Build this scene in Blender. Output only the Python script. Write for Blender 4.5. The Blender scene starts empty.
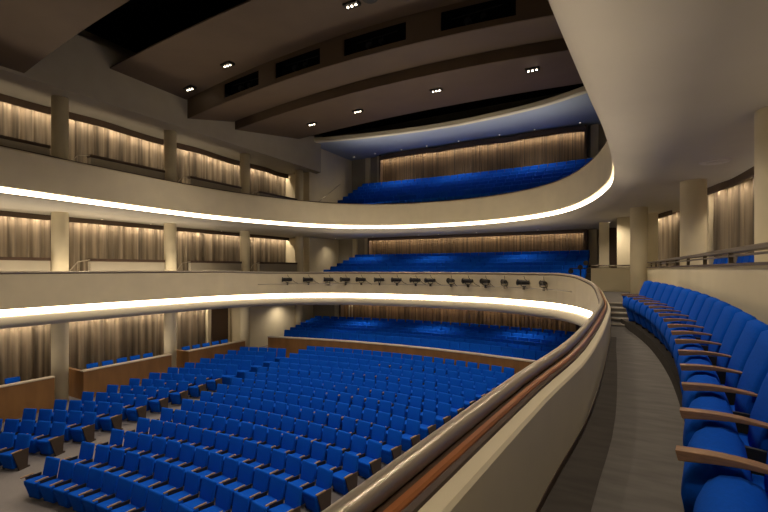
import bpy, bmesh, math, random
from mathutils import Vector, Matrix
random.seed(7)
S = 1.27          # metres per layout unit
E = 5.62          # camera eye height above the stalls floor (m)
PI = math.pi
scene = bpy.context.scene
COL = scene.collection
def W(x, s, z): return Vector((x*S, s*S, E + z*S))     # hall plan (x right, s to the rear), z relative to eye height

# ------------------------------------------------------------------ materials
def mat(name, col, rough=.6, metal=0, noise=0, nscale=20, col2=None, stretch=(1,1,1), bump=0, emit=None, estr=0, spec=.5, sheen=0):
    m = bpy.data.materials.new(name); m.use_nodes = True
    nt = m.node_tree; b = nt.nodes['Principled BSDF']
    b.inputs['Base Color'].default_value = (*col, 1); b.inputs['Roughness'].default_value = rough
    b.inputs['Metallic'].default_value = metal; b.inputs['Specular IOR Level'].default_value = spec
    if sheen: b.inputs['Sheen Weight'].default_value = sheen
    if emit:
        b.inputs['Emission Color'].default_value = (*emit, 1); b.inputs['Emission Strength'].default_value = estr
    if noise or bump:
        tc = nt.nodes.new('ShaderNodeTexCoord'); mp = nt.nodes.new('ShaderNodeMapping'); mp.inputs['Scale'].default_value = stretch
        n = nt.nodes.new('ShaderNodeTexNoise'); n.inputs['Scale'].default_value = nscale; n.inputs['Detail'].default_value = 4
        nt.links.new(tc.outputs['Object'], mp.inputs[0]); nt.links.new(mp.outputs[0], n.inputs[0])
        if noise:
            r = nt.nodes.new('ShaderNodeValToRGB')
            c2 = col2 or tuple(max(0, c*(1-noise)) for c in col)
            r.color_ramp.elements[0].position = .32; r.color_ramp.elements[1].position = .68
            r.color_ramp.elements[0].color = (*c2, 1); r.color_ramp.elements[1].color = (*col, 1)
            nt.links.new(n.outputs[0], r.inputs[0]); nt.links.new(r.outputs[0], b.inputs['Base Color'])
        if bump:
            bp = nt.nodes.new('ShaderNodeBump'); bp.inputs['Strength'].default_value = bump; bp.inputs['Distance'].default_value = .01
            nt.links.new(n.outputs[0], bp.inputs['Height']); nt.links.new(bp.outputs[0], b.inputs['Normal'])
    return m
M = dict(
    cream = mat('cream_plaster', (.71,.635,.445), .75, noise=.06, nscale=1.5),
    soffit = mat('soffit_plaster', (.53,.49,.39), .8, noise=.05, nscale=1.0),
    wallgrey = mat('warm_grey_wall', (.37,.335,.26), .85, noise=.08, nscale=1.2),
    blue_bounce = mat('ceiling_blue_bounce', (.35,.40,.48), .8),  # blue light bounced off the seats is painted into this colour
    brown = mat('brown_ceiling_panel', (.118,.080,.048), .6, noise=.12, nscale=.8),
    panel_edge = mat('panel_edge', (.17,.12,.08), .6),
    black = mat('black_void', (.006,.006,.007), .9, spec=.1),
    darkmetal = mat('dark_metal', (.03,.028,.026), .45, metal=.6),
    boxwood = mat('orange_brown_wood', (.27,.135,.045), .5, noise=.25, nscale=3, stretch=(1,1,.25)),
    slat = mat('slatted_wood', (.19,.125,.066), .6, noise=.8, nscale=3.2, stretch=(3,3,.05)),
    slat2 = mat('pale_slatted_wood', (.40,.25,.12), .6, noise=.8, nscale=2.4, stretch=(2.4,2.4,.05)),
    curtain = mat('taupe_curtain', (.34,.275,.19), .9, noise=.72, nscale=2.4, stretch=(2,2,.06)),  # vertical noise streaks paint extra fold shading into the colour
    valance = mat('dark_brown_valance', (.10,.065,.04), .7),
    blue = mat('blue_upholstery', (.0022,.085,.56), .9, noise=.12, nscale=60, bump=.12, spec=.08),
    armwood = mat('oak_armrest', (.36,.20,.095), .5, noise=.35, nscale=14, stretch=(6,1,6)),
    armtan = mat('tan_armrest', (.34,.22,.12), .5, noise=.2, nscale=20),
    sidepanel = mat('dark_brown_end_panel', (.042,.027,.018), .5, noise=.2, nscale=10),
    seatdark = mat('dark_seat_shell', (.012,.014,.02), .6),
    brass = mat('brushed_bronze_rail', (.44,.39,.31), .36, metal=.75),
    bronze = mat('dark_bronze', (.20,.165,.12), .4, metal=.7),
    railwood = mat('varnished_wood_rail', (.36,.125,.035), .32, noise=.45, nscale=8, stretch=(1,.2,1)),
    raildark = mat('dark_rail_groove', (.06,.032,.018), .5),
    carpet = mat('grey_carpet', (.165,.155,.142), .95, noise=.22, nscale=2.2, stretch=(1.2,4.5,1), bump=.3, spec=.1),
    carpetdark = mat('dark_carpet_and_shade', (.075,.068,.06), .95, noise=.2, nscale=3, stretch=(1,4,1), spec=.1),  # dark carpet of the tiers; also paints the shade along the parapet
    stallfloor = mat('stalls_grey_floor', (.225,.21,.21), .8, noise=.15, nscale=40),
    ledge = mat('pale_ledge', (.62,.54,.42), .5),
    led = mat('warm_led_strip', (.9,.8,.6), .5, emit=(1.0,.80,.56), estr=9.0),
    bulb = mat('downlight_bulb', (1,.9,.7), .5, emit=(1,.85,.62), estr=12),
    bulbdim = mat('small_downlight', (1,.9,.7), .5, emit=(1,.85,.62), estr=1.6),
    whitetrim = mat('white_trim', (.6,.56,.5), .5),
    stairnose = mat('pale_stair_nosing', (.4,.36,.30), .6),
)
# ------------------------------------------------------------------ mesh helpers
def obj(name, bm, m, parent=None, smooth=False, bevel=0, seg=2, autosm=None):
    me = bpy.data.meshes.new(name); bmesh.ops.recalc_face_normals(bm, faces=bm.faces); bm.to_mesh(me); bm.free()
    o = bpy.data.objects.new(name, me); COL.objects.link(o)
    me.materials.append(m if not isinstance(m, str) else M[m])
    if smooth:
        for p in me.polygons: p.use_smooth = True
    if bevel:
        b = o.modifiers.new('bevel', 'BEVEL'); b.width = bevel; b.segments = seg; b.limit_method = 'ANGLE'
    if parent: o.parent = parent
    return o
def tag(o, label=None, cat=None, group=None, kind=None):
    if label: o['label'] = label
    if cat: o['category'] = cat
    if group: o['group'] = group
    if kind: o['kind'] = kind
    return o
def empty(name, loc=(0,0,0), rz=0):
    o = bpy.data.objects.new(name, None); COL.objects.link(o); o.location = loc; o.rotation_euler = (0,0,rz); o.empty_display_size = .1
    return o
def struct(name, bm, m, **k):
    o = obj(name, bm, m, **k); o['kind'] = 'structure'; return o
def box(bm, x0, x1, y0, y1, z0, z1, mtx=None):
    v = [bm.verts.new(p) for p in ((x0,y0,z0),(x1,y0,z0),(x1,y1,z0),(x0,y1,z0),(x0,y0,z1),(x1,y0,z1),(x1,y1,z1),(x0,y1,z1))]
    if mtx:
        for q in v: q.co = mtx @ q.co
    for f in ((3,2,1,0),(4,5,6,7),(0,1,5,4),(1,2,6,5),(2,3,7,6),(3,0,4,7)): bm.faces.new([v[i] for i in f])
    return v
def ubox(bm, x0, x1, s0, s1, z0, z1): return box(bm, x0*S, x1*S, s0*S, s1*S, E+z0*S, E+z1*S)
def cyl(bm, p, r, h, n=24, r2=None, axis='Z'):
    r2 = r if r2 is None else r2; p = Vector(p); a = []; b = []
    for i in range(n):
        t = 2*PI*i/n; c, s = math.cos(t), math.sin(t)
        if axis == 'Z': a.append(bm.verts.new(p+Vector((r*c,r*s,0)))); b.append(bm.verts.new(p+Vector((r2*c,r2*s,h))))
        elif axis == 'X': a.append(bm.verts.new(p+Vector((0,r*c,r*s)))); b.append(bm.verts.new(p+Vector((h,r2*c,r2*s))))
        else: a.append(bm.verts.new(p+Vector((r*c,0,r*s)))); b.append(bm.verts.new(p+Vector((r2*c,h,r2*s))))
    for i in range(n): bm.faces.new((a[i],a[(i+1)%n],b[(i+1)%n],b[i]))
    bm.faces.new(a[::-1]); bm.faces.new(b)
def tube(bm, pts, r, n=10):
    rings = []
    for i, p in enumerate(pts):
        t = (Vector(pts[min(i+1,len(pts)-1)]) - Vector(pts[max(i-1,0)])).normalized()
        u = t.cross(Vector((0,0,1)));  u = u.normalized() if u.length > 1e-4 else Vector((1,0,0)); v = t.cross(u)
        rings.append([bm.verts.new(Vector(p) + r*(math.cos(2*PI*k/n)*u + math.sin(2*PI*k/n)*v)) for k in range(n)])
    for a, b in zip(rings, rings[1:]):
        for k in range(n): bm.faces.new((a[k],a[(k+1)%n],b[(k+1)%n],b[k]))
    bm.faces.new(rings[0][::-1]); bm.faces.new(rings[-1])
def prism(bm, poly, axis, a, b):
    """extrude a 2-D polygon between a and b along an axis ('X': poly is (y,z); 'Z': poly is (x,y))"""
    f = (lambda p, t: (t,p[0],p[1])) if axis == 'X' else (lambda p, t: (p[0],p[1],t)) if axis == 'Z' else (lambda p, t: (p[0],t,p[1]))
    A = [bm.verts.new(f(p,a)) for p in poly]; B = [bm.verts.new(f(p,b)) for p in poly]
    n = len(poly); bm.faces.new(A[::-1]); bm.faces.new(B)
    for i in range(n): bm.faces.new((A[i],A[(i+1)%n],B[(i+1)%n],B[i]))
def catmull(pts, step=.35):
    P = [Vector(p) for p in pts]; P = [2*P[0]-P[1]] + P + [2*P[-1]-P[-2]]; out = []
    for i in range(1, len(P)-2):
        n = max(2, int((P[i+1]-P[i]).length/step))
        for k in range(n):
            t = k/n; a,b,c,d = P[i-1],P[i],P[i+1],P[i+2]
            out.append(.5*((2*b)+(c-a)*t+(2*a-5*b+4*c-d)*t*t+(3*b-a-3*c+d)*t**3))
    out.append(P[-2]); return out
def normals(path):
    N = []
    for i in range(len(path)):
        t = (path[min(i+1,len(path)-1)] - path[max(i-1,0)]).normalized(); N.append(Vector((-t.y, t.x)))
    return N
def sweep(bm, path, prof, closed=True):
    """prof: list of (o,z) or a function of the point index; o is outward (towards the hall), z in units"""
    N = normals(path); rows = []
    for i, p in enumerate(path):
        pr = prof(i) if callable(prof) else prof
        rows.append([bm.verts.new(W(p.x+N[i].x*o, p.y+N[i].y*o, z)) for o, z in pr])
    n = len(rows[0])
    for a, b in zip(rows, rows[1:]):
        for k in range(n if closed else n-1): bm.faces.new((a[k],a[(k+1)%n],b[(k+1)%n],b[k]))
    if closed: bm.faces.new(rows[0][::-1]); bm.faces.new(rows[-1])
def sst(a, b, x): t = max(0, min(1, (x-a)/(b-a))); return t*t*(3-2*t)
def mirror(half): return half + [(-x, s) for x, s in half[::-1] if x > 1e-6]

# ------------------------------------------------------------------ balcony plan curves (right -> rear -> left)
half1 = [(6.75,-4),(6.9,-2),(7.0,0),(7.06,.9),(7.17,2.4),(7.3,3.84),(7.36,6.4),(7.34,9),(7.12,12),(6.8,13.25),(6.34,14.3),(5.5,15.4),(3.6,16.6),(1.8,16.95),(0,17.05)]
half2 = [(6.7,-4),(6.84,-2),(6.94,0),(7.08,2),(7.18,3.7),(7.33,5.8),(7.45,7.4),(7.54,10),(7.5,11.6),(7.34,12.9),(6.86,14.9),(6.1,16.8),(5,18.3),(3.5,19.35),(1.8,19.95),(0,20.1)]
C1 = catmull(mirror(half1)); C2 = catmull(mirror(half2))
def zt1(p):                                  # top of the lower balcony rail
    if p.x > 0 : return -.57 + .44*sst(10.3, 15.2, p.y) if p.y < 15.2 else -.13
    return -.13 + .07*sst(15, 12, p.y) if p.y > 12 else -.06
def outerpt(p, X=11.6, Y=26.0):
    c = Vector((0, min(p.y, 8.0))); d = p - c
    k = min(X/abs(d.x) if abs(d.x) > 1e-6 else 1e9, (Y-c.y)/d.y if d.y > 1e-6 else 1e9)
    return c + d*k
# lower balcony fascia and parapet
R1 = [(-.42,-1.70),(-.24,-1.695),(-.06,-1.675),(.07,-1.63),(.135,-1.57),(.145,-1.53),(.13,-1.49),(.09,-1.435),(.04,-1.375),(.0,-1.34),(-.04,-1.33)]
def prof1(i):
    zt = zt1(C1[i]); zf = -1.40
    return [(-.19,zf),(-.19,zt-.13),(-.18,zt-.115),(-.12,zt-.08),(-.02,zt-.07),(0,zt-.10),(.015,-1.09),(.005,-1.13),(-.07,-1.145),(-.09,-1.40)]
bm = bmesh.new(); sweep(bm, C1, prof1); struct('wall_lower_balcony', bm, 'cream', smooth=False)
# roll and soffit of each balcony
def soffit(name, C, R, m):
    bm = bmesh.new(); N = normals(C); rows = []
    for i, p in enumerate(C):
        pr = [W(p.x+N[i].x*o, p.y+N[i].y*o, z) for o, z in R[::-1]]
        q = p + N[i]*R[0][0]; e = outerpt(q)
        pr += [W(*(q.lerp(e, t)), R[0][1]) for t in (.12,.35,.65,1.0)]
        rows.append([bm.verts.new(v) for v in pr])
    for a, b in zip(rows, rows[1:]):
        for k in range(len(a)-1): bm.faces.new((a[k],a[k+1],b[k+1],b[k]))
    o = struct(name, bm, m, smooth=True); return o
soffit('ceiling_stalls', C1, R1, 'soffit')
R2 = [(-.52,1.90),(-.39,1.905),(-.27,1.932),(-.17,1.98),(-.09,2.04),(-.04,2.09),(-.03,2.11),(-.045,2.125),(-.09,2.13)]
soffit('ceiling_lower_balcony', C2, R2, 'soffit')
bm = bmesh.new(); sweep(bm, C2, [(-.179,2.3),(-.179,3.36),(-.15,3.40),(-.03,3.40),(0,3.36),(.015,2.33),(.005,2.30),(-.01,2.285),(-.10,2.285),(-.179,2.285)]); struct('wall_upper_balcony', bm, 'cream')
# top rails
def rail_thing(name, label):
    r = empty(name, W(7.06,.9,0)); tag(r, label, 'handrail'); return r
def child(o, root):
    o.parent = root; o.matrix_parent_inverse = Matrix.Translation(root.location).inverted(); return o
rr = rail_thing('balcony_handrail', 'bronze and varnished wood handrail curving along the lower balcony parapet')
bm = bmesh.new()
sweep(bm, C1, lambda i: [(-.045+.036*math.cos(a), zt1(C1[i])-.036+.036*math.sin(a)) for a in [2*PI*k/14 for k in range(14)]])
child(obj('handrail_tube', bm, 'brass', smooth=True), rr)
bm = bmesh.new(); sweep(bm, C1, lambda i: [(-.128,zt1(C1[i])-.078),(-.128,zt1(C1[i])-.062),(-.121,zt1(C1[i])-.053),(-.104,zt1(C1[i])-.050),(-.097,zt1(C1[i])-.06),(-.097,zt1(C1[i])-.078)])
child(obj('wooden_rail', bm, 'railwood'), rr)
bm = bmesh.new(); sweep(bm, C1, lambda i: [(-.143,zt1(C1[i])-.092),(-.143,zt1(C1[i])-.078),(-.128,zt1(C1[i])-.068),(-.128,zt1(C1[i])-.09)])
child(obj('rail_groove', bm, 'raildark'), rr)
bm = bmesh.new(); sweep(bm, C1, lambda i: [(-.10,zt1(C1[i])-.075),(-.10,zt1(C1[i])-.064),(-.01,zt1(C1[i])-.064),(0.004,zt1(C1[i])-.085),(-.02,zt1(C1[i])-.085)])
child(obj('rail_base', bm, 'raildark'), rr)
bm = bmesh.new(); sweep(bm, C2, [(-.16,3.40),(-.16,3.43),(-.02,3.43),(.0,3.40)])
tag(obj('balcony_top_rail', bm, 'raildark'), 'thin dark capping rail along the top of the upper balcony front', 'handrail')
# light strips
bm = bmesh.new(); sweep(bm, C1, [(-.025,-1.145),(-.04,-1.325),(-.08,-1.34),(-.08,-1.13)])
tag(obj('light_strip', bm, 'led'), 'glowing warm white light strip under the lower balcony front', 'light strip')
bm = bmesh.new(); sweep(bm, C2, [(-.08,2.28),(-.085,2.13),(-.12,2.13),(-.12,2.28)])
tag(obj('light_strip', bm, 'led'), 'glowing warm white light strip under the upper balcony front', 'light strip')
# ------------------------------------------------------------------ floors
def floor_ring(name, C, off, zfun, m, X=11.0):
    bm = bmesh.new(); N = normals(C); rows = []
    for i, p in enumerate(C):
        q = p + N[i]*off; e = outerpt(q, X, 25.5); z = zfun(p)
        rows.append([bm.verts.new(W(*(q.lerp(e,t)), z)) for t in (0,.25,.6,1)])
    for a, b in zip(rows, rows[1:]):
        for k in range(len(a)-1): bm.faces.new((a[k],a[k+1],b[k+1],b[k]))
    return struct(name, bm, m)
def zf1(p):
    if p.x > 0: return (-1.23 + .13*max(0,min(1,(p.y-1)/7.2))) if p.y < 8.3 else -1.10+.34*sst(8.3,11.5,p.y)
    return -1.23 if p.y < 12 else -.76
floor_ring('floor_lower_balcony', C1, -.175, zf1, 'carpet')
floor_ring('floor_upper_balcony', C2, -.17, lambda p: 2.42 if p.y < 14 else 2.75, 'carpet')
# shade of the parapet painted as a dark band on the carpet (right side only)
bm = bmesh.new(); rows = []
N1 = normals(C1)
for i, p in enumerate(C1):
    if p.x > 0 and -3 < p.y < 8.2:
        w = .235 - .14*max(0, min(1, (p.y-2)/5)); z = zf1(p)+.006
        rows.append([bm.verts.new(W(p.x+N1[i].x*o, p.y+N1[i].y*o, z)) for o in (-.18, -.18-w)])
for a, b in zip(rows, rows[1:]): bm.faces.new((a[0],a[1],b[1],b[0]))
struct('trim_parapet_shade', bm, 'carpetdark')
bm = bmesh.new(); sub = [p for p in C1 if p.x > 0 and -3 < p.y < 12.5]
sweep(bm, sub, lambda i: [(-.18,zf1(sub[i])),(-.18,zf1(sub[i])+.05),(-.195,zf1(sub[i])+.05),(-.195,zf1(sub[i]))])
struct('baseboard_balcony', bm, 'raildark')
# stalls floor, gently raked
def zs(s): return -4.60 + .038*(s-4.0)
bm = bmesh.new()
v = [bm.verts.new(W(x, s, zs(s))) for x, s in ((-11.6,-6),(11.6,-6),(11.6,22),(-11.6,22))]; bm.faces.new(v)
struct('floor', bm, 'stallfloor')

# ------------------------------------------------------------------ walls
bm = bmesh.new(); ubox(bm,-11.6,-10.75,-6,26,-4.6,9.5); struct('wall_left', bm, 'wallgrey')
bm = bmesh.new(); ubox(bm,10.9,11.6,-6,26,-4.6,9.5); struct('wall_right', bm, 'wallgrey')
bm = bmesh.new(); ubox(bm,-10.75,10.9,22.95,23.4,-1.68,1.92); struct('wall_rear_lower', bm, 'wallgrey')
bm = bmesh.new(); ubox(bm,-10.75,10.9,21.0,21.4,-4.6,-1.72); struct('wall_rear_stalls', bm, 'wallgrey')
bm = bmesh.new(); ubox(bm,-10.75,10.9,24.5,25.0,1.95,9.5); struct('wall_rear_upper', bm, 'wallgrey')
bm = bmesh.new(); ubox(bm,-11.6,11.6,-6.4,-6,-4.6,9.5); struct('wall_stage', bm, 'black')
for sx, nm in ((-1,'left'),(1,'right')):        # side returns at the rear and faces above the upper side boxes
    for lv, z0, z1, sA, sB in (('stalls',-4.3,-1.72,15.7,21),('lower',-1.2,1.88,20.0,22.95),('upper',2.4,7.40,20.0,24.5)):
        bm = bmesh.new(); x = sx*(8.95 if lv == 'stalls' else 8.4); ubox(bm, min(x,x+sx*.25), max(x,x+sx*.25), sA, sB, z0, z1); ubox(bm, min(x,sx*10.7), max(x,sx*10.7), sA-.06, sA, z0, z1)
        struct(f'wall_rear_{nm}_{lv}', bm, 'cream')
    bm = bmesh.new(); prism(bm, [(sx*7.9,-6),(sx*7.9,20.4),(sx*8.4,20.6),(sx*10.8,20.6),(sx*10.8,-6)], 'Z', 0, 1)
    for v in bm.verts: v.co = W(v.co.x, v.co.y, 5.75 if v.co.z < .5 else 7.7)
    struct(f'wall_upper_{nm}', bm, 'wallgrey')
# pilasters at the rear corners
for lv, z0, z1, s0 in (('stalls',-4.2,-1.72,20.8),('lower',-1.2,1.92,22.75),('upper',2.8,7.4,24.3)):
    for k,(x0,x1) in enumerate(((-7.2,-6.9),(-6.3,-5.95),(6.35,6.7),(7.3,7.6))):
        bm = bmesh.new(); ubox(bm, x0, x1, s0, s0+.3, z0, z1); struct('trim_%d' % (k+1+{'stalls':0,'lower':4,'upper':8}[lv]), bm, 'cream')
# right rear corner of the lower balcony: wall pieces beyond the aisle
bm = bmesh.new(); ubox(bm, 8.42,8.8,17.0,17.3,-1.2,1.9); ubox(bm, 7.58,8.06,18.0,18.4,-1.2,1.9); ubox(bm,6.93,7.29,19.5,19.9,-1.2,1.9); struct('wall_aisle_right', bm, 'cream')

# ------------------------------------------------------------------ dark void and ceiling panels
bm = bmesh.new(); ubox(bm,-11.6,11.6,-6.4,26,9.4,9.7); struct('ceiling', bm, 'black')
def arch(x, z0, h): return z0 + h*(1-(x/7.9)**2)
def panel_bm(x0, x1, s0, s1, zf, hf, zr, hr, th=.22, holes=()):
    bm = bmesh.new(); xs = sorted(set([x0+(x1-x0)*k/20 for k in range(21)] + [h for q in holes for h in q[:2]])); ss = sorted(set([s0,s1]+[h for q in holes for h in q[2:]]+[s0+(s1-s0)*k/4 for k in range(5)]))
    def zz(x, s): t = (s-s0)/(s1-s0); return arch(x, zf+(zr-zf)*t, hf+(hr-hf)*t)
    g = {}
    for i, x in enumerate(xs):
        for j, s in enumerate(ss):
            g[i,j,0] = bm.verts.new(W(x,s,zz(x,s))); g[i,j,1] = bm.verts.new(W(x,s,zz(x,s)+th))
    def solid(i, j):
        if not (0 <= i < len(xs)-1 and 0 <= j < len(ss)-1): return False
        cx, cs = (xs[i]+xs[i+1])/2, (ss[j]+ss[j+1])/2
        return not any(a < cx < b and c < cs < d for a,b,c,d in holes)
    for i in range(len(xs)-1):
        for j in range(len(ss)-1):
            if not solid(i,j): continue
            bm.faces.new((g[i,j,0],g[i,j+1,0],g[i+1,j+1,0],g[i+1,j,0])); bm.faces.new((g[i,j,1],g[i+1,j,1],g[i+1,j+1,1],g[i,j+1,1]))
            for (di,dj,a,b) in ((-1,0,(i,j),(i,j+1)),(1,0,(i+1,j),(i+1,j+1)),(0,-1,(i,j),(i+1,j)),(0,1,(i,j+1),(i+1,j+1))):
                if not solid(i+di,j+dj): bm.faces.new((g[a[0],a[1],0],g[b[0],b[1],0],g[b[0],b[1],1],g[a[0],a[1],1]))
    return bm
HOLES = [(-5.75,-3.9),(-3.1,-1.1),(-.15,2.1),(3.2,5.3)]
tag(obj('ceiling_panel', panel_bm(-7.9,7.9,-3,5.95,5.75,.45,5.85,.6), 'brown'), 'large brown curved ceiling panel nearest the stage, at the upper left', 'ceiling panel')
tag(obj('ceiling_panel', panel_bm(-7.9,7.9,8.4,11.4,7.0,.3,6.95,.6,.05), 'brown'), 'brown ceiling panel with three downlights just behind the black gap', 'ceiling panel')
def zfr(x): return arch(x,6.2,.52)
pz = empty('ceiling_panel', W(0,11.45,6.8)); tag(pz, 'brown ceiling panel whose front face is pierced by rectangular stage lighting openings', 'ceiling panel')
child(obj('panel_underside', panel_bm(-7.9,7.9,11.47,13.85,6.2,.52,6.78,.42,.04), 'brown'), pz)
def riser_bm(x0, x1, s, zlo, zhi, holes=(), hz=(.16,.72)):
    bm = bmesh.new(); xs = sorted(set([x0+(x1-x0)*k/20 for k in range(21)]+[h for q in holes for h in q]))
    cols = []
    for x in xs:
        a, b = zlo(x), zhi(x); zz = [a, a+hz[0], a+hz[1], b] if holes else [a, b]
        cols.append([[bm.verts.new(W(x, s+d, z)) for z in zz] for d in (0,.06)])
    n = len(cols[0][0])
    for i in range(len(xs)-1):
        cx = (xs[i]+xs[i+1])/2
        for k in range(n-1):
            if holes and k == 1 and any(a < cx < b for a,b in holes): continue
            bm.faces.new((cols[i][0][k],cols[i+1][0][k],cols[i+1][0][k+1],cols[i][0][k+1]))
            bm.faces.new((cols[i][1][k],cols[i][1][k+1],cols[i+1][1][k+1],cols[i+1][1][k]))
    return bm
child(obj('pierced_front_face', riser_bm(-7.9,7.9,11.45,zfr,lambda x: zfr(x)+1.0,HOLES), 'brown'), pz)
names = ['leftmost','second from the left','third from the left','rightmost']
for k, (a,b) in enumerate(HOLES):
    zc = zfr((a+b)/2); bm = riser_bm(a-.12, b+.12, 11.92, lambda x: zfr(x)+.13, lambda x: zfr(x)+1.0)
    child(obj('dark_recess', bm, 'black'), pz)
    t = empty('stage_light', W((a+b)/2-.2, 11.85, zc+.75)); tag(t, f'dark stage spotlight hanging inside the {names[k]} ceiling opening', 'stage light')
    bm = bmesh.new(); cyl(bm,(-.2,-.15,-.35),.13,.45,16,.10,'Y'); obj('lamp_housing', bm, 'darkmetal', t)
    bm = bmesh.new(); cyl(bm,(.35,-.1,-.3),.10,.4,16,.08,'Y'); obj('lamp_housing', bm, 'darkmetal', t)
    bm = bmesh.new(); cyl(bm,(-.2,-.165,-.35),.09,.012,16,.09,'Y'); obj('lens', bm, 'seatdark', t)
    bm = bmesh.new(); tube(bm,[(-.9,.1,0),(1.0,.1,0)],.025); tube(bm,[(-.2,.1,-.3),(-.2,.1,0)],.02); tube(bm,[(.35,.1,-.3),(.35,.1,0)],.02); obj('hanging_bar', bm, 'darkmetal', t)
pz = empty('ceiling_panel', W(0,14,7)); tag(pz, 'rearmost dark brown ceiling panel with four downlights before the curved cream edge', 'ceiling panel')
child(obj('panel_underside', panel_bm(-7.9,7.9,13.95,18.4,6.45,.42,7.2,.22,.05), 'brown'), pz)
child(obj('front_face', riser_bm(-7.9,7.9,13.93,lambda x: arch(x,6.45,.42),lambda x: arch(x,6.45,.42)+.5), 'brown'), pz)
def zp3(x, s): a, b = arch(x,6.45,.42), arch(x,7.2,.22); return a+(b-a)*(s-13.95)/4.45
# rear upper ceiling, blue bounce painted in, with a cream curved edge
edge = catmull([(8.4,18.6),(7.2,19.1),(6.4,19.6),(4,20.5),(0,20.95),(-4,20.6),(-7,20.0),(-8.4,19.6)])
bm = bmesh.new(); rows = []
for p in edge: rows.append([bm.verts.new(W(p.x,p.y,7.42)), bm.verts.new(W(p.x*1.02,24.6,7.42))])
for a,b in zip(rows,rows[1:]): bm.faces.new((a[0],b[0],b[1],a[1]))
struct('ceiling_upper_balcony', bm, 'blue_bounce')
bm = bmesh.new(); sweep(bm, edge, [(-.25,7.40),(-.04,7.40),(0,7.44),(0,7.62),(-.05,7.66),(-.25,7.66)]); struct('trim_ceiling_edge', bm, 'cream')

# ------------------------------------------------------------------ columns
def column(x, s, label, r=.24):
    bm = bmesh.new(); cyl(bm, W(x,s,-4.42), r*S, 10.25*S, 40)
    o = obj('column', bm, 'cream'); 
    for p in o.data.polygons: p.use_smooth = len(p.vertices) == 4
    return tag(o, label, 'column', kind='thing')
for s, l in ((7.28,'cream round column on the left side, nearest the left edge of the picture'),(11.3,'cream round column on the left side, second from the left edge'),(15.36,'cream round column on the left side, third from the left edge'),(19.5,'cream round column on the left side, farthest and beside the rear seating')):
    column(-8.8, s, l)
column(9.36, 6.7, 'cream round column at the far right edge of the picture', .24)
column(9.07, 11.3, 'cream round column behind the right parapet wall, between two curtains', .24)
column(8.2, 15.4, 'cream round column at the far end of the right seat row', .24)

# ------------------------------------------------------------------ curtains
def curtain(path, z0, z1, label, zval=.2, lamp=40, valpath=None, mt='curtain', gapfold=9.5, group=None):
    c = empty('curtain', W(path[0][0], path[0][1], z0)); tag(c, label, 'curtain', group)
    P = catmull(path, .045); N = normals(P); bm = bmesh.new(); rows = []; L = 0
    ph = random.random()*6
    for i, p in enumerate(P):
        if i: L += (P[i]-P[i-1]).length
        f = .5*math.sin(L*gapfold*2+ph) + .35*math.sin(L*gapfold*3.37+ph*2) + .3*math.sin(L*gapfold*.9+1)
        rows.append([bm.verts.new(W(p.x+N[i].x*f*.10, p.y+N[i].y*f*.10, z)) for z in (z0, (z0+z1)/2, z1-.02)])
    for a,b in zip(rows,rows[1:]):
        for k in range(2): bm.faces.new((a[k],a[k+1],b[k+1],b[k]))
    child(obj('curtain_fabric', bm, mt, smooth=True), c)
    V = P[::6] + [P[-1]]; bm = bmesh.new()
    sweep(bm, V, [(.30,z1),(.30,z1-zval),(.36,z1-zval),(.36,z1)])
    child(obj('valance', bm, 'valance'), c)
    # concealed warm line light above the curtain
    for a, b in zip(path, path[1:]):
        a, b = Vector(a), Vector(b); d = b-a; n = Vector((-d.y,d.x)).normalized(); m = (a+b)/2 + n*.19
        l = bpy.data.lights.new('cove_light','AREA'); l.shape='RECTANGLE'; l.size = max(.2,d.length*S-.2); l.size_y=.05; l.energy = lamp*d.length*S; l.color=(1,.80,.58)
        o = bpy.data.objects.new('cove_light', l); COL.objects.link(o); o.location = W(m.x,m.y,z1-.06); o.rotation_euler = (0,0,math.atan2(d.y,d.x))
    return c
XB = -10.3
bays = ((2.9,7.28),(7.28,11.3),(11.3,15.36),(15.36,19.5))
CB = ((1.5,7.94),(7.94,12.33),(12.33,16.76),(16.76,19.9))
bs = ('nearest the left edge','between first and second columns','between second and third columns','between third and fourth columns')
bn = ('nearest the left edge of the picture','between the first and second left columns','between the second and third left columns','between the third and fourth left columns')
for (z0,z1,lv,zv,lamp) in ((-4.3,-1.72,'at stalls level',.12,9),(-1.0,1.92,'at lower balcony level',.2,9),(2.7,5.74,'at upper balcony level',.25,9)):
    for k,(a,b) in enumerate(CB):
        if z0 < -4 and k == 3: continue
        if z0 < -4 and k == 2: b = 14.2
        x = XB
        if z0 > 2: pts = [(x,b),(x-.10,b-.8),(x-.04,(a+b)/2+.3),(x+.12,a+1.2),(x,a)]
        else: pts = [(x,b),(x+.06,(a+b)/2),(x,a)]
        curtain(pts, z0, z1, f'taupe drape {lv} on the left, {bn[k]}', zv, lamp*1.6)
# right side, lower balcony
curtain([(10.45,3.0),(10.4,7),(10.15,11.0),(9.95,12.0),(9.7,13.0)][::1], -.6, 1.92, 'taupe drape behind the right parapet, between the two nearest right columns', .17, 9)
curtain([(9.45,16.7),(9.15,17.7),(8.85,18.6)], -.6, 1.92, 'taupe drape behind the right parapet, beside the far column', .17, 9)
bm = bmesh.new(); ubox(bm, 9.6,9.85,13.1,16.6,-1,1.92); struct('wall_side_right', bm, 'cream')
bm = bmesh.new(); ubox(bm, -10.5,-10.1,14.2,15.6,-4.35,-1.72); struct('wall_side_left', bm, 'cream')
# dark doorway in the left stalls wall
bm = bmesh.new(); ubox(bm, -10.1,-10.05,14.4,15.4,-4.3,-2.0); struct('door_1', bm, 'raildark')
bm = bmesh.new(); ubox(bm, 7.25,7.7,19.95,20.05,-1.0,1.7); struct('door_2', bm, 'raildark')

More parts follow.
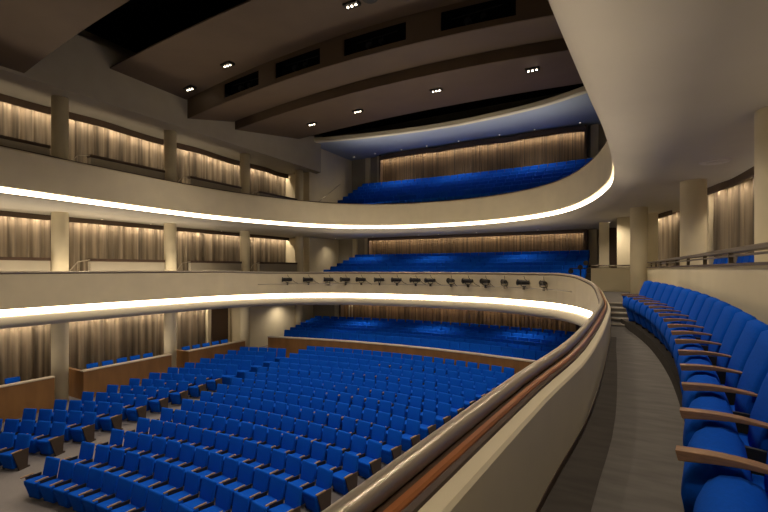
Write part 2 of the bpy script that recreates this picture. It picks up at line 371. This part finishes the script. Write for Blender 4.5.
# ------------------------------------------------------------------ rear slatted wood walls
def slat_wall(x0, x1, s, z0, z1, label, m, zval, lamp, pitch=.14, wavy=0):
    t = empty('slatted_wall_panel', W(0,s,z0)); tag(t, label, 'wall panel')
    bm = bmesh.new(); x = x0; prev = None; n = int((x1-x0)/pitch); rows = []
    def top(xx): return z1 + (wavy*(abs(math.sin((xx-x0)/(x1-x0)*PI*3.0))-.5) if wavy else 0)
    for k in range(n):
        xa = x0+(x1-x0)*k/n; xb = x0+(x1-x0)*(k+.62)/n; xc = x0+(x1-x0)*(k+1)/n; d = .03+random.random()*.05
        for xx, ss in ((xa,s-d),(xb,s-d),(xb,s),(xc,s)): rows.append((xx,ss))
    V = [(bm.verts.new(W(a,b,z0)), bm.verts.new(W(a,b,top(a)))) for a,b in rows]
    for a,b in zip(V,V[1:]): bm.faces.new((a[0],b[0],b[1],a[1]))
    child(obj('slatted_panel', bm, m), t)
    bm = bmesh.new(); pp = [(x1-(x1-x0)*k/30) for k in range(31)]
    V = [[bm.verts.new(W(a,b,top(a)+c)) for b,c in ((s-.36,0),(s-.36,.0-zval),(s-.42,-zval),(s-.42,.06),(s,.06),(s,.0))] for a in pp]
    for a,b in zip(V,V[1:]):
        for k in range(6): bm.faces.new((a[k],a[(k+1)%6],b[(k+1)%6],b[k]))
    bm.faces.new(V[0][::-1]); bm.faces.new(V[-1])
    child(obj('pelmet', bm, 'valance'), t)
    bm = bmesh.new(); ubox(bm,x0-.1,x0,s-.42,s,z0,z1+.06); child(obj('end_post', bm, 'valance'), t)
    bm = bmesh.new(); ubox(bm,x1,x1+.1,s-.42,s,z0,z1+.06); child(obj('end_post', bm, 'valance'), t)
    if lamp:
        nn = 5
        for k in range(nn):
            xa = x0+(x1-x0)*(k+.5)/nn
            l = bpy.data.lights.new('cove_light','AREA'); l.shape='RECTANGLE'; l.size=(x1-x0)/nn*S; l.size_y=.05; l.energy=lamp*l.size; l.color=(1,.78,.54)
            o = bpy.data.objects.new('cove_light',l); COL.objects.link(o); o.location=W(xa,s-.22,z1-abs(wavy)*.5-.04)
slat_wall(-5.75,6.2,22.8,-.1,1.86,'dark slatted timber wall behind the lower balcony rear seats','slat',.14,10)
slat_wall(-5.8,6.1,24.3,5.3,7.25,'slatted timber wall at the very back of the upper balcony','slat',.2,13,wavy=.14)
slat_wall(-6.5,6.0,20.85,-3.9,-1.74,'pale slatted timber wall behind the rear stalls seats under the balcony','slat2',.05,4,.2)

# ------------------------------------------------------------------ left side box parapets on the balconies
for (zt, zb, lv) in ((.37,-1.2,'lower balcony'),(4.05,2.45,'upper balcony')):
    for k,(a,b) in enumerate(bays):
        a2, b2 = (a+.9 if k else a), b-.32
        t = empty('box_parapet', W(-8.75,a2,zb)); tag(t, f'low parapet with dark rail, left {lv}, {bs[k]}', 'parapet')
        bm = bmesh.new(); ubox(bm,-8.85,-8.7,a2,b2,zb,zt-.1); child(obj('parapet_wall', bm, 'wallgrey'), t)
        bm = bmesh.new(); ubox(bm,-8.9,-8.66,a2-.02,b2,zt-.1,zt); child(obj('parapet_rail', bm, 'raildark'), t)
        if k:
            bm = bmesh.new(); tube(bm,[W(-8.72,a2-.75,zt-.35-.2),W(-8.72,a2-.4,zt-.12),W(-8.72,a2,zt-.04)],.022); tube(bm,[W(-8.72,a2-.4,zt-.12),W(-8.72,a2-.4,zb)],.015); tube(bm,[W(-8.72,a2-.72,zt-.52),W(-8.72,a2-.72,zb)],.015)
            tag(obj('stair_handrail', bm, 'brass'), f'thin metal stair rail, left {lv}, {bs[k]}', 'handrail')
# stalls boxes
for k,(a,b) in enumerate(((2.9,6.9),(7.75,11.0),(11.8,14.9))):
    t = empty('spectator_box', W(-8.3,a,zs(a))); tag(t, f'orange brown wooden theatre box at stalls level, {bn[k]}', 'theatre box')
    bm = bmesh.new(); ubox(bm,-8.4,-8.28,a,b,zs(a)-.02,-3.50); ubox(bm,-9.9,-8.4,a,a+.12,zs(a)-.02,-3.50); child(obj('wooden_panel', bm, 'boxwood'), t)
    bm = bmesh.new(); ubox(bm,-8.45,-8.25,a-.03,b,-3.50,-3.46); child(obj('pale_ledge', bm, 'ledge'), t)
bm = bmesh.new()
for a,b in ((2.9,6.95),(7.75,11.0),(11.8,14.95)): ubox(bm,-10.2,-8.42,a+.06,b-.05,zs(a)-.05,-4.12)
struct('floor_boxes', bm, 'carpet')
# wooden front wall of the rear stalls
RC = Vector((0,-10.8)); RW = 26.75
arc = [Vector((RC.x+RW*math.sin(a), RC.y+RW*math.cos(a))) for a in [(.262-.524*k/40) for k in range(41)]]
t = empty('stalls_divider', W(0,15.9,-4.2)); tag(t, 'curved orange brown wooden wall with pale ledge dividing the main stalls from the rear stalls', 'divider wall')
bm = bmesh.new(); sweep(bm, arc, [(0,-4.3),(0,-3.24),(-.12,-3.24),(-.12,-4.3)]); child(obj('wooden_panel', bm, 'boxwood'), t)
bm = bmesh.new(); sweep(bm, arc, [(.03,-3.24),(.03,-3.19),(-.15,-3.19),(-.15,-3.24)]); child(obj('pale_ledge', bm, 'ledge'), t)

# ------------------------------------------------------------------ right wall, railing, platform, steps
RP = catmull([(8.95,-3),(8.82,0),(8.72,4.3),(8.6,9),(8.5,13),(8.45,15.1)], .3)
bm = bmesh.new(); sweep(bm, RP, [(.05,-1.35),(.05,.03),(-.08,.03),(-.08,-1.35)]); struct('wall_right_parapet', bm, 'cream')
bm = bmesh.new(); ubox(bm, 6.8,8.0,16.4,16.55,-1.2,.03); struct('wall_aisle_end', bm, 'cream')
def railing(P, zt, label, step):
    t = empty('parapet_railing', W(P[0].x,P[0].y,.03)); tag(t, label, 'railing')
    N = normals(P)
    bm = bmesh.new(); sweep(bm, P, [(.05,zt-.035),(.05,zt),(.02,zt+.01),(-.05,zt+.01),(-.07,zt),(-.07,zt-.035)]); child(obj('top_rail', bm, 'bronze'), t)
    bm = bmesh.new(); sweep(bm, P, [(.02,.12),(.02,.14),(0,.14),(0,.12)]); child(obj('middle_rail', bm, 'bronze'), t)
    bm = bmesh.new(); sweep(bm, P, [(.07,.03),(.07,.055),(-.1,.055),(-.1,.03)]); child(obj('base_rail', bm, 'raildark'), t)
    for i in range(0, len(P), step):
        p = P[i]; bm = bmesh.new(); ubox(bm, p.x-.025,p.x+.015,p.y-.015,p.y+.015,.05,zt-.03); child(obj('post', bm, 'bronze'), t)
railing(RP, .20, 'bronze railing on the right parapet wall above the blue seats', 4)
railing([Vector((8.0,16.47)),Vector((7.4,16.47)),Vector((6.8,16.47))], .12, 'short low railing on the wall at the end of the aisle', 1)
def rowpath():
    return catmull([(7.99,-.5),(8.03,.8),(8.075,1.67),(8.18,2.7),(8.27,4),(8.29,5.5),(8.21,7),(8.06,8.2),(7.91,9.0),(7.83,9.4)], .02)
RPth = rowpath()
def zplat(s): return -1.08 + .13*max(0,min(1,(s-1.6)/7.4))
bm = bmesh.new(); NP = normals(RPth); rows=[]
for i in range(0,len(RPth),12):
    p=RPth[i]; q=p+NP[i]*.14; z=zplat(p.y); rows.append([bm.verts.new(W(q.x,q.y,z-.3)),bm.verts.new(W(q.x,q.y,z)),bm.verts.new(W(8.75,p.y,z))])
for a,b in zip(rows,rows[1:]):
    for k in range(2): bm.faces.new((a[k],a[k+1],b[k+1],b[k]))
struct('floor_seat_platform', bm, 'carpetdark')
bm = bmesh.new(); bm2 = bmesh.new()
for k in range(5):
    xa = 7.50-.06*k
    ubox(bm, xa, 8.35, 9.0+.36*k, 9.36+.36*k if k < 4 else 12.0, -1.25, -1.03+.075*k); ubox(bm2, xa, 8.35, 8.99+.36*k, 9.05+.36*k, -1.045+.075*k, -1.022+.075*k)
st = empty('aisle_steps', W(7.8,9.0,-1.1)); tag(st, 'carpeted steps rising at the far end of the balcony aisle', 'steps')
child(obj('step_block', bm, 'carpet'), st); child(obj('step_nosing', bm2, 'stairnose'), st)

# ------------------------------------------------------------------ seats
def rbox(bm, pts_bottom, pts_top):   # generic 8 point box: lists of 4 (x,y,z)
    v = [bm.verts.new(p) for p in pts_bottom+pts_top]
    for f in ((3,2,1,0),(4,5,6,7),(0,1,5,4),(1,2,6,5),(2,3,7,6),(3,0,4,7)): bm.faces.new([v[i] for i in f])
def bevelled(bm, w, seg=3):
    bmesh.ops.recalc_face_normals(bm, faces=bm.faces)
    bmesh.ops.bevel(bm, geom=bm.edges[:], offset=w, segments=seg, affect='EDGES', profile=.5, clamp_overlap=True)
def back_bm(w=.27, top=.90, seg=3):
    bm = bmesh.new(); h=w; rbox(bm, [(-h+.01,.14,.40),(h-.01,.14,.40),(h-.01,.23,.40),(-h+.01,.23,.40)], [(-h,.245,top),(h,.245,top),(h,.315,top),(-h,.315,top)]); bevelled(bm,.03,seg); return bm
def seat_bm(w=.245, f=-.29, seg=3):
    bm = bmesh.new(); rbox(bm, [(-w,f+.03,.36),(w,f+.03,.36),(w,.18,.34),(-w,.18,.34)], [(-w,f,.52),(w,f,.52),(w,.18,.47),(-w,.18,.47)]); bevelled(bm,.04,seg); return bm
def apron_bm(w=.235, f=-.29):
    bm = bmesh.new(); rbox(bm, [(-w*.82,f+.12,.06),(w*.82,f+.12,.06),(w*.82,.02,.06),(-w*.82,.02,.06)], [(-w,f+.025,.40),(w,f+.025,.40),(w,.12,.40),(-w,.12,.40)]); bevelled(bm,.02,2); return bm
def side_bm(x, t=.018, top=.58, f=-.28):
    bm = bmesh.new(); prism(bm, [(f,top),(.18,top-.02),(.14,.05),(-.10,.05)], 'X', x-t, x+t); prism(bm, [(-.10,0),(.2,0),(.2,.05),(-.10,.05)], 'X', x-.03, x+.03); return bm
def arm_bm(x, w=.020, th=.022, f=-.31, r=-.01, z=.572):
    bm = bmesh.new(); prism(bm, [(f,z),(f+.02,z-.012),(r,z-.014),(r,z+th-.004),(f+.15,z+th),(f,z+th)], 'X', x-w, x+w); bevelled(bm,.007,2); return bm
PITCH = .45
hw = PITCH*S/2
kit = {}
def mesh_of(o): return o.data
def make_seat(kind):
    t = empty('theatre_seat')
    if kind == 'stalls':
        obj('backrest', back_bm(hw-.040), 'blue', t, smooth=True); obj('seat_cushion', seat_bm(hw-.042), 'blue', t, smooth=True); obj('seat_apron', apron_bm(hw-.062), 'blue', t, smooth=True)
        obj('side_panel', side_bm(-hw, .012, .55, -.20), 'seatdark', t); obj('armrest', arm_bm(-hw), 'armtan', t)
    else:
        hb = .29
        obj('backrest', big_back_bm(hb-.012), 'blue', t, smooth=True); obj('seat_cushion', big_seat_bm(hb-.022), 'blue', t, smooth=True); obj('seat_apron', apron_bm(hb-.045,-.235), 'blue', t, smooth=True)
        obj('side_panel', side_bm(hb,.014,.50,-.13), 'seatdark', t); obj('armrest', big_arm_bm(hb), 'armwood', t)
    return t
def big_seat_bm(w):
    bm = bmesh.new()
    prof = [(.0,.33),(.0,.42),(-.02,.52),(-.05,.567),(-.11,.582),(-.175,.572),(-.215,.54),(-.24,.48),(-.25,.40),(-.235,.32)]
    rows=[]
    for k in range(9):
        u=-1+2*k/8; x=w*u; dz=.012*(1-abs(u)**4)
        rows.append([bm.verts.new((x, y*(1 if y>0 else (1-.05*abs(u)**4)), z+(dz if z>.4 else 0))) for y,z in prof])
    for a,b in zip(rows,rows[1:]):
        for j in range(len(prof)): bm.faces.new((a[j],a[(j+1)%len(prof)],b[(j+1)%len(prof)],b[j]))
    bm.faces.new(rows[0][::-1]); bm.faces.new(rows[-1]); return bm
def big_arm_bm(x, w=.032):
    bm = bmesh.new(); top=[]; bot=[]
    for k in range(9):
        u=k/8; y=-.26+.40*u; top.append((y,.625+.018*math.sin(u*PI)-.02*u)); bot.append((y,.578+.02*u+.018*math.sin(u*PI)))
    bot[0]=(-.25,.583)
    prism(bm, top+bot[::-1], 'X', x-w, x+w); bevelled(bm,.009,2); return bm
def big_back_bm(w, top=.95):
    bm = bmesh.new(); prof=[(.06,.40),(.07,.52),(.12,.70),(.175,.86),(.20,top-.02),(.235,top),(.27,top-.02),(.24,.80),(.19,.60),(.16,.40)]
    rows=[]
    for k in range(9):
        u=-1+2*k/8; x=w*u; dy=-.018*(1-abs(u)**3); e=.03*abs(u)**6
        rows.append([bm.verts.new((x*(1-.02*(z>top-.05)), y+(dy if j<5 else 0), z-(e if z>.8 else 0))) for j,(y,z) in enumerate(prof)])
    n=len(prof)
    for a,b in zip(rows,rows[1:]):
        for j in range(n): bm.faces.new((a[j],a[(j+1)%n],b[(j+1)%n],b[j]))
    bm.faces.new(rows[0][::-1]); bm.faces.new(rows[-1]); return bm
def copy_seat(src, loc, rz, label, group):
    r = src.copy(); COL.objects.link(r); r.location = loc; r.rotation_euler = (0,0,rz)
    for ch in list(src.children):
        c = ch.copy(); COL.objects.link(c); c.parent = r
    tag(r, label, 'seat', group); return r
ORD = ['first','second','third','fourth','fifth','sixth','seventh','eighth','ninth','tenth','eleventh','twelfth','thirteenth','fourteenth','fifteenth','sixteenth','seventeenth','eighteenth','nineteenth','twentieth','twenty-first','twenty-second','twenty-third','twenty-fourth']
R0, DR, NROW = 15.18, .735, 16
spots = []        # (distance, loc, rz, label, group, ends, kind)
CAM = W(7.7, 0, 0)
aL, aR = math.radians(10.3), math.radians(9.8)
def add(x, s, z, rz, label, group, end=None):
    p = W(x, s, z); spots.append(((p-CAM).length, p, rz, label, group, end))
for r in range(NROW):
    R = R0 + DR*r; n = int(round(R*(aL+aR)/PITCH)); 
    for k in range(n):
        a = -aL + (k+.5)*(aL+aR)/n; x, s = R*math.sin(a), -10.8+R*math.cos(a)
        add(x, s, zs(s), -a, f'blue seat in the centre stalls, {ORD[r]} row from the front, {ORD[k]} from the left aisle', f'centre stalls seats', 'R' if k == n-1 else None)
for r in range(1, 15):
    R = R0 + DR*r; xa = -4.3-.09*(R-16.3)
    for k in range(5):
        x = xa - PITCH*(k+.5); a = math.asin(x/R); s = -10.8+R*math.cos(a)
        if x < -8.0: continue
        add(x, s, zs(s), -a, f'blue seat in the left stalls block, {ORD[r-1]} row from the front, {ORD[k]} from the aisle', 'left stalls block seats', 'R' if k == 0 else None)
for k,(a,n,q) in enumerate(((4.0,5,'nearest the left edge'),(8.4,5,'behind the first and second columns'),(12.2,5,'behind the third column'))):
    for j in range(n):
        s = a + .52*j; p = W(-8.82, s, -4.12)
        spots.append((0, p, PI/2, f'blue seat in the stalls box {q}, {ORD[j]} from left', 'stalls box seats', None))
spots.sort(key=lambda q: q[0])
NIND = 300 - 17
proto = make_seat('stalls')
endp = obj('side_panel', side_bm(hw), 'sidepanel'); enda = obj('armrest', arm_bm(hw), 'armtan')
rest = []
for i, (d, p, rz, label, group, end) in enumerate(spots):
    if i >= NIND: rest.append((p, rz)); continue
    if i == 0: t = proto; t.location = p; t.rotation_euler = (0,0,rz); tag(t, label, 'seat', group)
    else: t = copy_seat(proto, p, rz, label, group)
    if end:
        for e in (endp, enda):
            c = e.copy(); COL.objects.link(c); c.parent = t
bpy.data.objects.remove(endp); bpy.data.objects.remove(enda)
# row along the right wall of the lower balcony
L = [0]
for a,b in zip(RPth,RPth[1:]): L.append(L[-1]+(b-a).length)
def at_len(l):
    for i in range(len(L)-1):
        if L[i+1] >= l: return RPth[i], NP[i]
    return RPth[-1], NP[-1]
l0 = next(L[i] for i,p in enumerate(RPth) if p.y >= 1.41)
bp = None
for k in range(17):
    l = l0 + .462*k
    if l > L[-1]: break
    p, n = at_len(l); rz = math.atan2(n.x, -n.y) - math.radians((7,3,1)[k] if k < 3 else 0)
    lab = f'blue seat with oak armrest in the right balcony row, {ORD[k]} from the camera'
    loc = W(p.x, p.y, zplat(p.y))
    if bp is None: bp = make_seat('balcony'); bp.location = loc; bp.rotation_euler = (0,0,rz); tag(bp, lab, 'seat', 'balcony row seats'); t = bp
    else: t = copy_seat(bp, loc, rz, lab, 'balcony row seats')
    lastseat = t
c = obj('side_panel', side_bm(-.29,.02,.585,-.235), 'blue', lastseat); c2 = obj('armrest', big_arm_bm(-.29), 'armwood', lastseat)
# all the remaining small seats
def far_rows():
    out = list(rest)
    for q in range(1, 15):
        R = R0 + DR*q; xa = 4.3+.09*(R-16.3)
        for k in range(5):
            x = xa + PITCH*(k+.5)
            if x < 7.8: a = math.asin(x/R); s = -10.8+R*math.cos(a); out.append((W(x, s, zs(s)), -a))
    for k in range(7):
        R = 27.55 + .6*k
        n = 30
        for j in range(n):
            a = -.25 + (j+.5)*(.478)/n; out.append((W(R*math.sin(a), -10.8+R*math.cos(a), -3.72+.052*k), -a))
    for k in range(6):
        R = 60; s0 = 18.75+.62*k
        for j in range(29):
            x = -6.35+(j+.5)*12.8/29; a = math.asin(x/R); out.append((W(x, s0-(R-R*math.cos(a)), -.74+.18*k), -a))
    for k in range(6):
        R = 60; s0 = 20.9+.55*k
        for j in range(30):
            x = -6.9+(j+.5)*13.5/30; a = math.asin(x/R); out.append((W(x, s0-(R-R*math.cos(a)), 3.35+.29*k), -a))
    for k in range(12):
        s = 7.5+.48*k
        if abs(s-11.3) > .5: out.append((W(9.5,s,-.45), -PI/2))
    return out
bm = bmesh.new()
tb = bmesh.new(); 
def low_seat():
    b = bmesh.new(); h=hw-.015
    rbox(b, [(-h,.14,.40),(h,.14,.40),(h,.23,.40),(-h,.23,.40)], [(-h,.245,.90),(h,.245,.90),(h,.315,.90),(-h,.315,.90)]); bevelled(b,.025,1)
    c0 = bmesh.new(); rbox(c0, [(-h+.02,-.2,.05),(h-.02,-.2,.05),(h-.02,.14,.05),(-h+.02,.14,.05)], [(-h+.01,-.30,.46),(h-.01,-.30,.46),(h-.01,.16,.43),(-h+.01,.16,.43)]); bevelled(c0,.03,1)
    me = bpy.data.meshes.new('tmp'); b.to_mesh(me); c0.from_mesh(me); b.free(); bpy.data.meshes.remove(me); return c0
ls = low_seat(); lm = bpy.data.meshes.new('low'); ls.to_mesh(lm); ls.free()
verts = [v.co.copy() for v in lm.vertices]; faces = [list(p.vertices) for p in lm.polygons]
AV, AF = [], []
for p, rz in far_rows():
    mt = Matrix.Translation(p) @ Matrix.Rotation(rz, 4, 'Z'); o0 = len(AV)
    AV += [mt @ v for v in verts]; AF += [[i+o0 for i in f] for f in faces]
me = bpy.data.meshes.new('theatre_seats'); me.from_pydata(AV, [], AF); me.materials.append(M['blue'])
so = bpy.data.objects.new('theatre_seat', me); COL.objects.link(so)
tag(so, 'rows of small blue theatre seats on the rear stalls and on both rear balconies', 'seat', kind='stuff')
# tiers below the rear seats
bm = bmesh.new()
for k in range(7):
    R = 27.2+.6*k; A = [Vector((R*math.sin(a), -10.8+R*math.cos(a))) for a in [(.245-.49*j/24) for j in range(25)]]
    sweep(bm, A, [(0,-4.3),(0,-3.72+.052*k),(-.62,-3.72+.052*k),(-.62,-4.3)])
struct('floor_rear_stalls', bm, 'carpetdark')
bm = bmesh.new()
for k in range(6): ubox(bm,-6.7,6.7,18.3+.62*k,18.3+.62*(k+1) if k<5 else 22.7,-.9,-.74+.18*k)
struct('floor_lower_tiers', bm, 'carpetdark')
bm = bmesh.new()
for k in range(6): ubox(bm,-6.8,6.8,20.5+.55*k,20.5+.55*(k+1) if k<5 else 24.2,2.7,3.35+.29*k)
struct('floor_upper_tiers', bm, 'carpetdark')

# ------------------------------------------------------------------ lights and fixtures
def cluster(x, s, z, label):
    t = empty('downlight_cluster', W(x,s,z)); tag(t, label, 'downlight')
    bm = bmesh.new(); box(bm,-.30,.30,-.17,.17,-.05,.06); obj('housing', bm, 'darkmetal', t, bevel=.02)
    for k in (-1,0,1):
        bm = bmesh.new(); cyl(bm,(k*.17,0,-.075),.038,.03,12); obj('bulb', bm, 'bulb', t)
def zpan(x, s): return arch(x,7.0,.3)+ (arch(x,6.95,.6)-arch(x,7.0,.3))*(s-8.4)/3.0
cl = [(-7.0,10.9),(-4.55,10.6),(1.13,10.0)]
nm = ['left','middle','right']
for (x,s),q in zip(cl,nm): cluster(x,s,zpan(x,s)-.03,f'cluster of small downlights on the front ceiling panel, {q} one of three')
c3 = [(-5.3,16.3),(-2.6,16.15),(1.35,15.7),(5.05,15.3)]
for (x,s),q in zip(c3,['leftmost','second from left','third from left','rightmost']): cluster(x,s,zp3(x,s)-.03,f'cluster of three downlights on the rearmost ceiling panel, {q} of four')
cluster(-6.9,4.45,arch(-6.9,5.83,.56)-.03,'downlight cluster on the ceiling panel at the upper left edge')
# gimbal spotlight beside the right cluster
t = empty('ceiling_spotlight', W(1.75,9.95,zpan(1.75,9.95))); tag(t,'round dark gimbal spotlight beside the right downlight cluster','spotlight')
bm = bmesh.new(); cyl(bm,(0,0,-.10),.27,.10,28); obj('housing', bm, 'darkmetal', t)
bm = bmesh.new(); cyl(bm,(0,0,-.12),.15,.03,20); obj('lens', bm, 'seatdark', t)
def downlight(x, s, z, label, group, e=0):
    t = empty('recessed_downlight', W(x,s,z)); tag(t, label, 'downlight', group)
    bm = bmesh.new(); cyl(bm,(0,0,-.025),.085,.025,20); obj('trim_ring', bm, 'whitetrim', t)
    bm = bmesh.new(); cyl(bm,(0,0,-.032),.04,.01,16); obj('bulb', bm, 'bulbdim', t)
for k,(x,s,l) in enumerate(((-9.5,8.98,'first and nearest the left edge'),(-9.5,10.9,'second from the left edge'),(-9.6,14.6,'third from the left edge'))):
    downlight(x,s,1.897,f'recessed downlight in the left lower balcony ceiling, {l}','lower balcony downlights',1)
for k,x in enumerate((-7.69,-5.02,-2.08,-.91,1.19,4.2)):
    downlight(x,21.6,1.897,f'recessed downlight above the rear lower balcony seats, {ORD[k]} from the left','lower balcony downlights',1)
downlight(7.3,19.4,1.897,'recessed downlight left of the far right column top','lower balcony downlights',1)
downlight(8.75,17.1,1.897,'recessed downlight right of the far right column top','lower balcony downlights',1)
for k,x in enumerate((-7.7,-6.1,-4.2,-2.5,-.5,1.85,3.7,5.9)):
    downlight(x,23.7,7.415,f'recessed downlight in the rear upper ceiling, {ORD[k]} from the left','upper ceiling downlights',1)
t = empty('ceiling_vent', W(9.16,9.45,1.90)); tag(t,'flat pale round ceiling vent near the right column','vent')
bm = bmesh.new(); cyl(bm,(0,0,-.02),.27,.02,32,.30); obj('vent_plate', bm, 'whitetrim', t)
bm = bmesh.new(); cyl(bm,(0,0,-.035),.16,.02,32); obj('vent_cone', bm, 'whitetrim', t)

# spotlights on a pipe along the rear lower balcony front
pip = [p for p in C1 if p.y > 13.9]; Np = normals(pip)
t = empty('lighting_pipe', W(0,17.05,-.42)); tag(t,'thin pale lighting pipe along the front of the rear lower balcony','pipe')
bm = bmesh.new(); tube(bm,[W(p.x+Np[i].x*.14,p.y+Np[i].y*.14,-.68) for i,p in enumerate(pip)],.022); child(obj('pipe', bm, 'brass', smooth=True), t)
for i in range(2,len(pip),4):
    p=pip[i]; n=Np[i]; bm=bmesh.new(); tube(bm,[W(p.x,p.y,-.68),W(p.x+n.x*.14,p.y+n.y*.14,-.68)],.018); child(obj('bracket', bm,'brass'),t)
def spot_kit():
    t = empty('stage_spotlight'); q = 1.5
    bm = bmesh.new(); cyl(bm,(-.17*q,0,.15*q),.075*q,.34*q,14,.06*q,'X'); obj('lamp_housing', bm, 'darkmetal', t)
    bm = bmesh.new(); cyl(bm,(-.21*q,0,.15*q),.095*q,.04*q,14,.09*q,'X'); obj('lens_hood', bm, 'darkmetal', t)
    bm = bmesh.new(); tube(bm,[(-.05*q,-.095*q,.15*q),(-.05*q,-.095*q,.05*q),(0,0,0),(.05*q,.095*q,.05*q),(.05*q,.095*q,.15*q)],.018); box(bm,-.045,.045,-.045,.045,-.10,.05); obj('clamp_yoke', bm, 'darkmetal', t)
    bm = bmesh.new(); tube(bm,[(0,0,.34*q),(.03*q,0,.25*q),(.17*q,0,.15*q),(.27*q,0,.05*q),(.36*q,0,.02),(.45*q,0,-.05)],.013); obj('cable', bm, 'darkmetal', t)
    return t
sk = None
import math as _m
px = [301,320,339,355,373,393,412,432,447,468,484,500,518,535,551]
plan = [-5.75,-5.0,-4.2,-3.5,-2.75,-1.85,-1.0,-.1,.6,1.55,2.3,3.05,3.85,4.65,5.4]
for k,x in enumerate(plan):
    i = min(range(len(pip)), key=lambda j: abs(pip[j].x-x)); p = pip[i]; n = Np[i]
    loc = W(x, p.y+n.y*.14+(p.x-x)*(n.x/n.y if abs(n.y)>.1 else 0), -.66); rz = math.atan2(n.x,-n.y)+random.uniform(-.7,.7)
    lab = f'small dark stage spotlight clamped to the rear balcony pipe, {ORD[k]} from the left'
    if sk is None: sk = spot_kit(); r = sk; r.location = loc; r.rotation_euler=(0,0,rz); tag(r,lab,'spotlight','balcony front spotlights')
    else: r = copy_seat(sk, loc, rz, lab, 'balcony front spotlights'); r['category']='spotlight'
# black lighting stand at the right end of the rear balcony seats
t = empty('lighting_stand', W(6.35,18.0,-.76)); tag(t,'black lighting stand with lamps at the right end of the rear balcony seats','lighting stand')
bm = bmesh.new(); tube(bm,[(0,0,0),(0,0,1.15)],.03); tube(bm,[(-.5,0,1.0),(.5,0,1.0)],.025); obj('pole', bm, 'darkmetal', t)
for a in range(3):
    bm = bmesh.new(); tube(bm,[(0,0,.35),(.35*math.cos(a*2.1),.35*math.sin(a*2.1),0)],.02); obj('leg', bm, 'darkmetal', t)
for x,z in ((-.42,.85),(.0,1.05),(.38,.88),(.25,1.25)):
    bm = bmesh.new(); cyl(bm,(x,-.2,z),.12,.36,14,.10,'Y'); obj('lamp_head', bm, 'darkmetal', t)
# diagonal stair rail on the left rear wall of the upper balcony
bm = bmesh.new(); tube(bm,[W(-8.3,20.6,4.0),W(-8.3,23.0,5.55)],.03); 
for q in (.1,.5,.9): tube(bm,[W(-8.3,20.6+2.4*q,4.0+1.55*q),W(-8.4,20.6+2.4*q,3.93+1.55*q)],.015)
tag(obj('stair_handrail', bm, 'brass'),'sloping stair handrail on the left rear wall of the upper balcony','handrail')

# lamps
def spot(x, s, z, e, ang=120, tgt=None, rad=.08, col=(1,.83,.64)):
    l = bpy.data.lights.new('downlight','SPOT'); l.energy=e; l.spot_size=math.radians(ang); l.spot_blend=1; l.shadow_soft_size=rad; l.color=col  # name shared by real downlights and added fill spots without fixtures
    o = bpy.data.objects.new('downlight',l); COL.objects.link(o); o.location=W(x,s,z)  # also the object name of the added fill spots without fixtures
    d = (W(*tgt)-o.location) if tgt else Vector((0,0,-1)); o.rotation_euler = d.to_track_quat('-Z','Y').to_euler()
for x,s in cl[1:]: spot(x,s,zpan(x,s)-.15,1300,110,(x*.8,s-1,-4))
for x,s in c3[1:3]: spot(x,s,zp3(x,s)-.15,1000,110,(x,s-2,-4))
spot(-2.5,4,6.0,1300,120,(-2,6,-4)); spot(3.0,4,6.0,1300,120,(2,7,-4)); spot(4,9,6.9,1300,110,(2,9,-4))
for x in (-4.2,-.5,3.7): spot(x,22.9,7.3,380,140,(x,22.2,4))
for x in (-5,-1,3.5): spot(x,20.6,1.85,170,140,(x,20.2,-.5))
for x in (-4,0,4): spot(x,18.6,-1.8,140,150,(x,18.3,-4))
spot(-7.69,21.6,1.85,90,130); spot(7.3,17.4,1.85,260,150)
for s in (.5,3.4,6.4,9.4): spot(7.75,s,1.8,130,160,(7.75,s,-1.2))  # added spots over the aisle to brighten the parapet wall, no fixtures there
spot(7.6,13.0,1.8,150,160,(7.7,13.2,-1.2))  # added spot to brighten the far right column
def fill_uplight(x, s, z, sx, ss, e, tilt=0, col=(1,.83,.64), spread=180):  # added unseen lamps that brighten soffits, fascia edges and the rear ceiling
    l = bpy.data.lights.new('fill_uplight','AREA'); l.shape='RECTANGLE'; l.size=sx*S; l.size_y=ss*S; l.energy=e; l.color=col; l.spread=math.radians(spread)
    o = bpy.data.objects.new('fill_uplight',l); COL.objects.link(o); o.location=W(x,s,z); o.rotation_euler=(PI-tilt,0,0)
fill_uplight(9.75,7,-.6,.3,12,70)
for x,s in ((6.95,1.0),(7.18,4.0),(7.25,7.0),(7.14,10.0)): fill_uplight(x,s,-.86,.04,2.8,10,spread=50)
fill_uplight(-8.05,10,-1.1,.3,15,380)
fill_uplight(-9.4,11,-1.05,.3,16,130)
fill_uplight(-9.0,11,2.6,.3,16,150)
for s in (5,9.4,13.3): fill_uplight(-8.52,s,-3.6,.12,2.8,22)
fill_uplight(0,17.45,-.38,9,.2,200,spread=150)
fill_uplight(0,16.6,-3.42,9,.2,110,spread=150)
spot(-8.3,17.8,-1.85,150,150)  # added spot to brighten the rear left stalls wall
fill_uplight(0,20.28,3.42,12,.2,85,.15,(1,.92,.82),75)
# ------------------------------------------------------------------ world and camera
w = bpy.data.worlds.new('world'); scene.world = w; w.use_nodes = True
w.node_tree.nodes['Background'].inputs[0].default_value = (.10,.09,.08,1); w.node_tree.nodes['Background'].inputs[1].default_value = .02
cam = bpy.data.cameras.new('camera'); co = bpy.data.objects.new('camera', cam); COL.objects.link(co)
co.location = W(7.7,0,0); co.rotation_euler = (PI/2, 0, math.radians(29)); cam.sensor_width = 36; cam.lens = 427/768*36; cam.shift_y = 13/768; cam.clip_start = .02
scene.camera = co
scene.view_settings.view_transform = 'Standard'; scene.view_settings.look = 'None'; scene.view_settings.exposure = 0
scene.cycles.max_bounces = 8; scene.cycles.diffuse_bounces = 4; scene.cycles.sample_clamp_indirect = 4
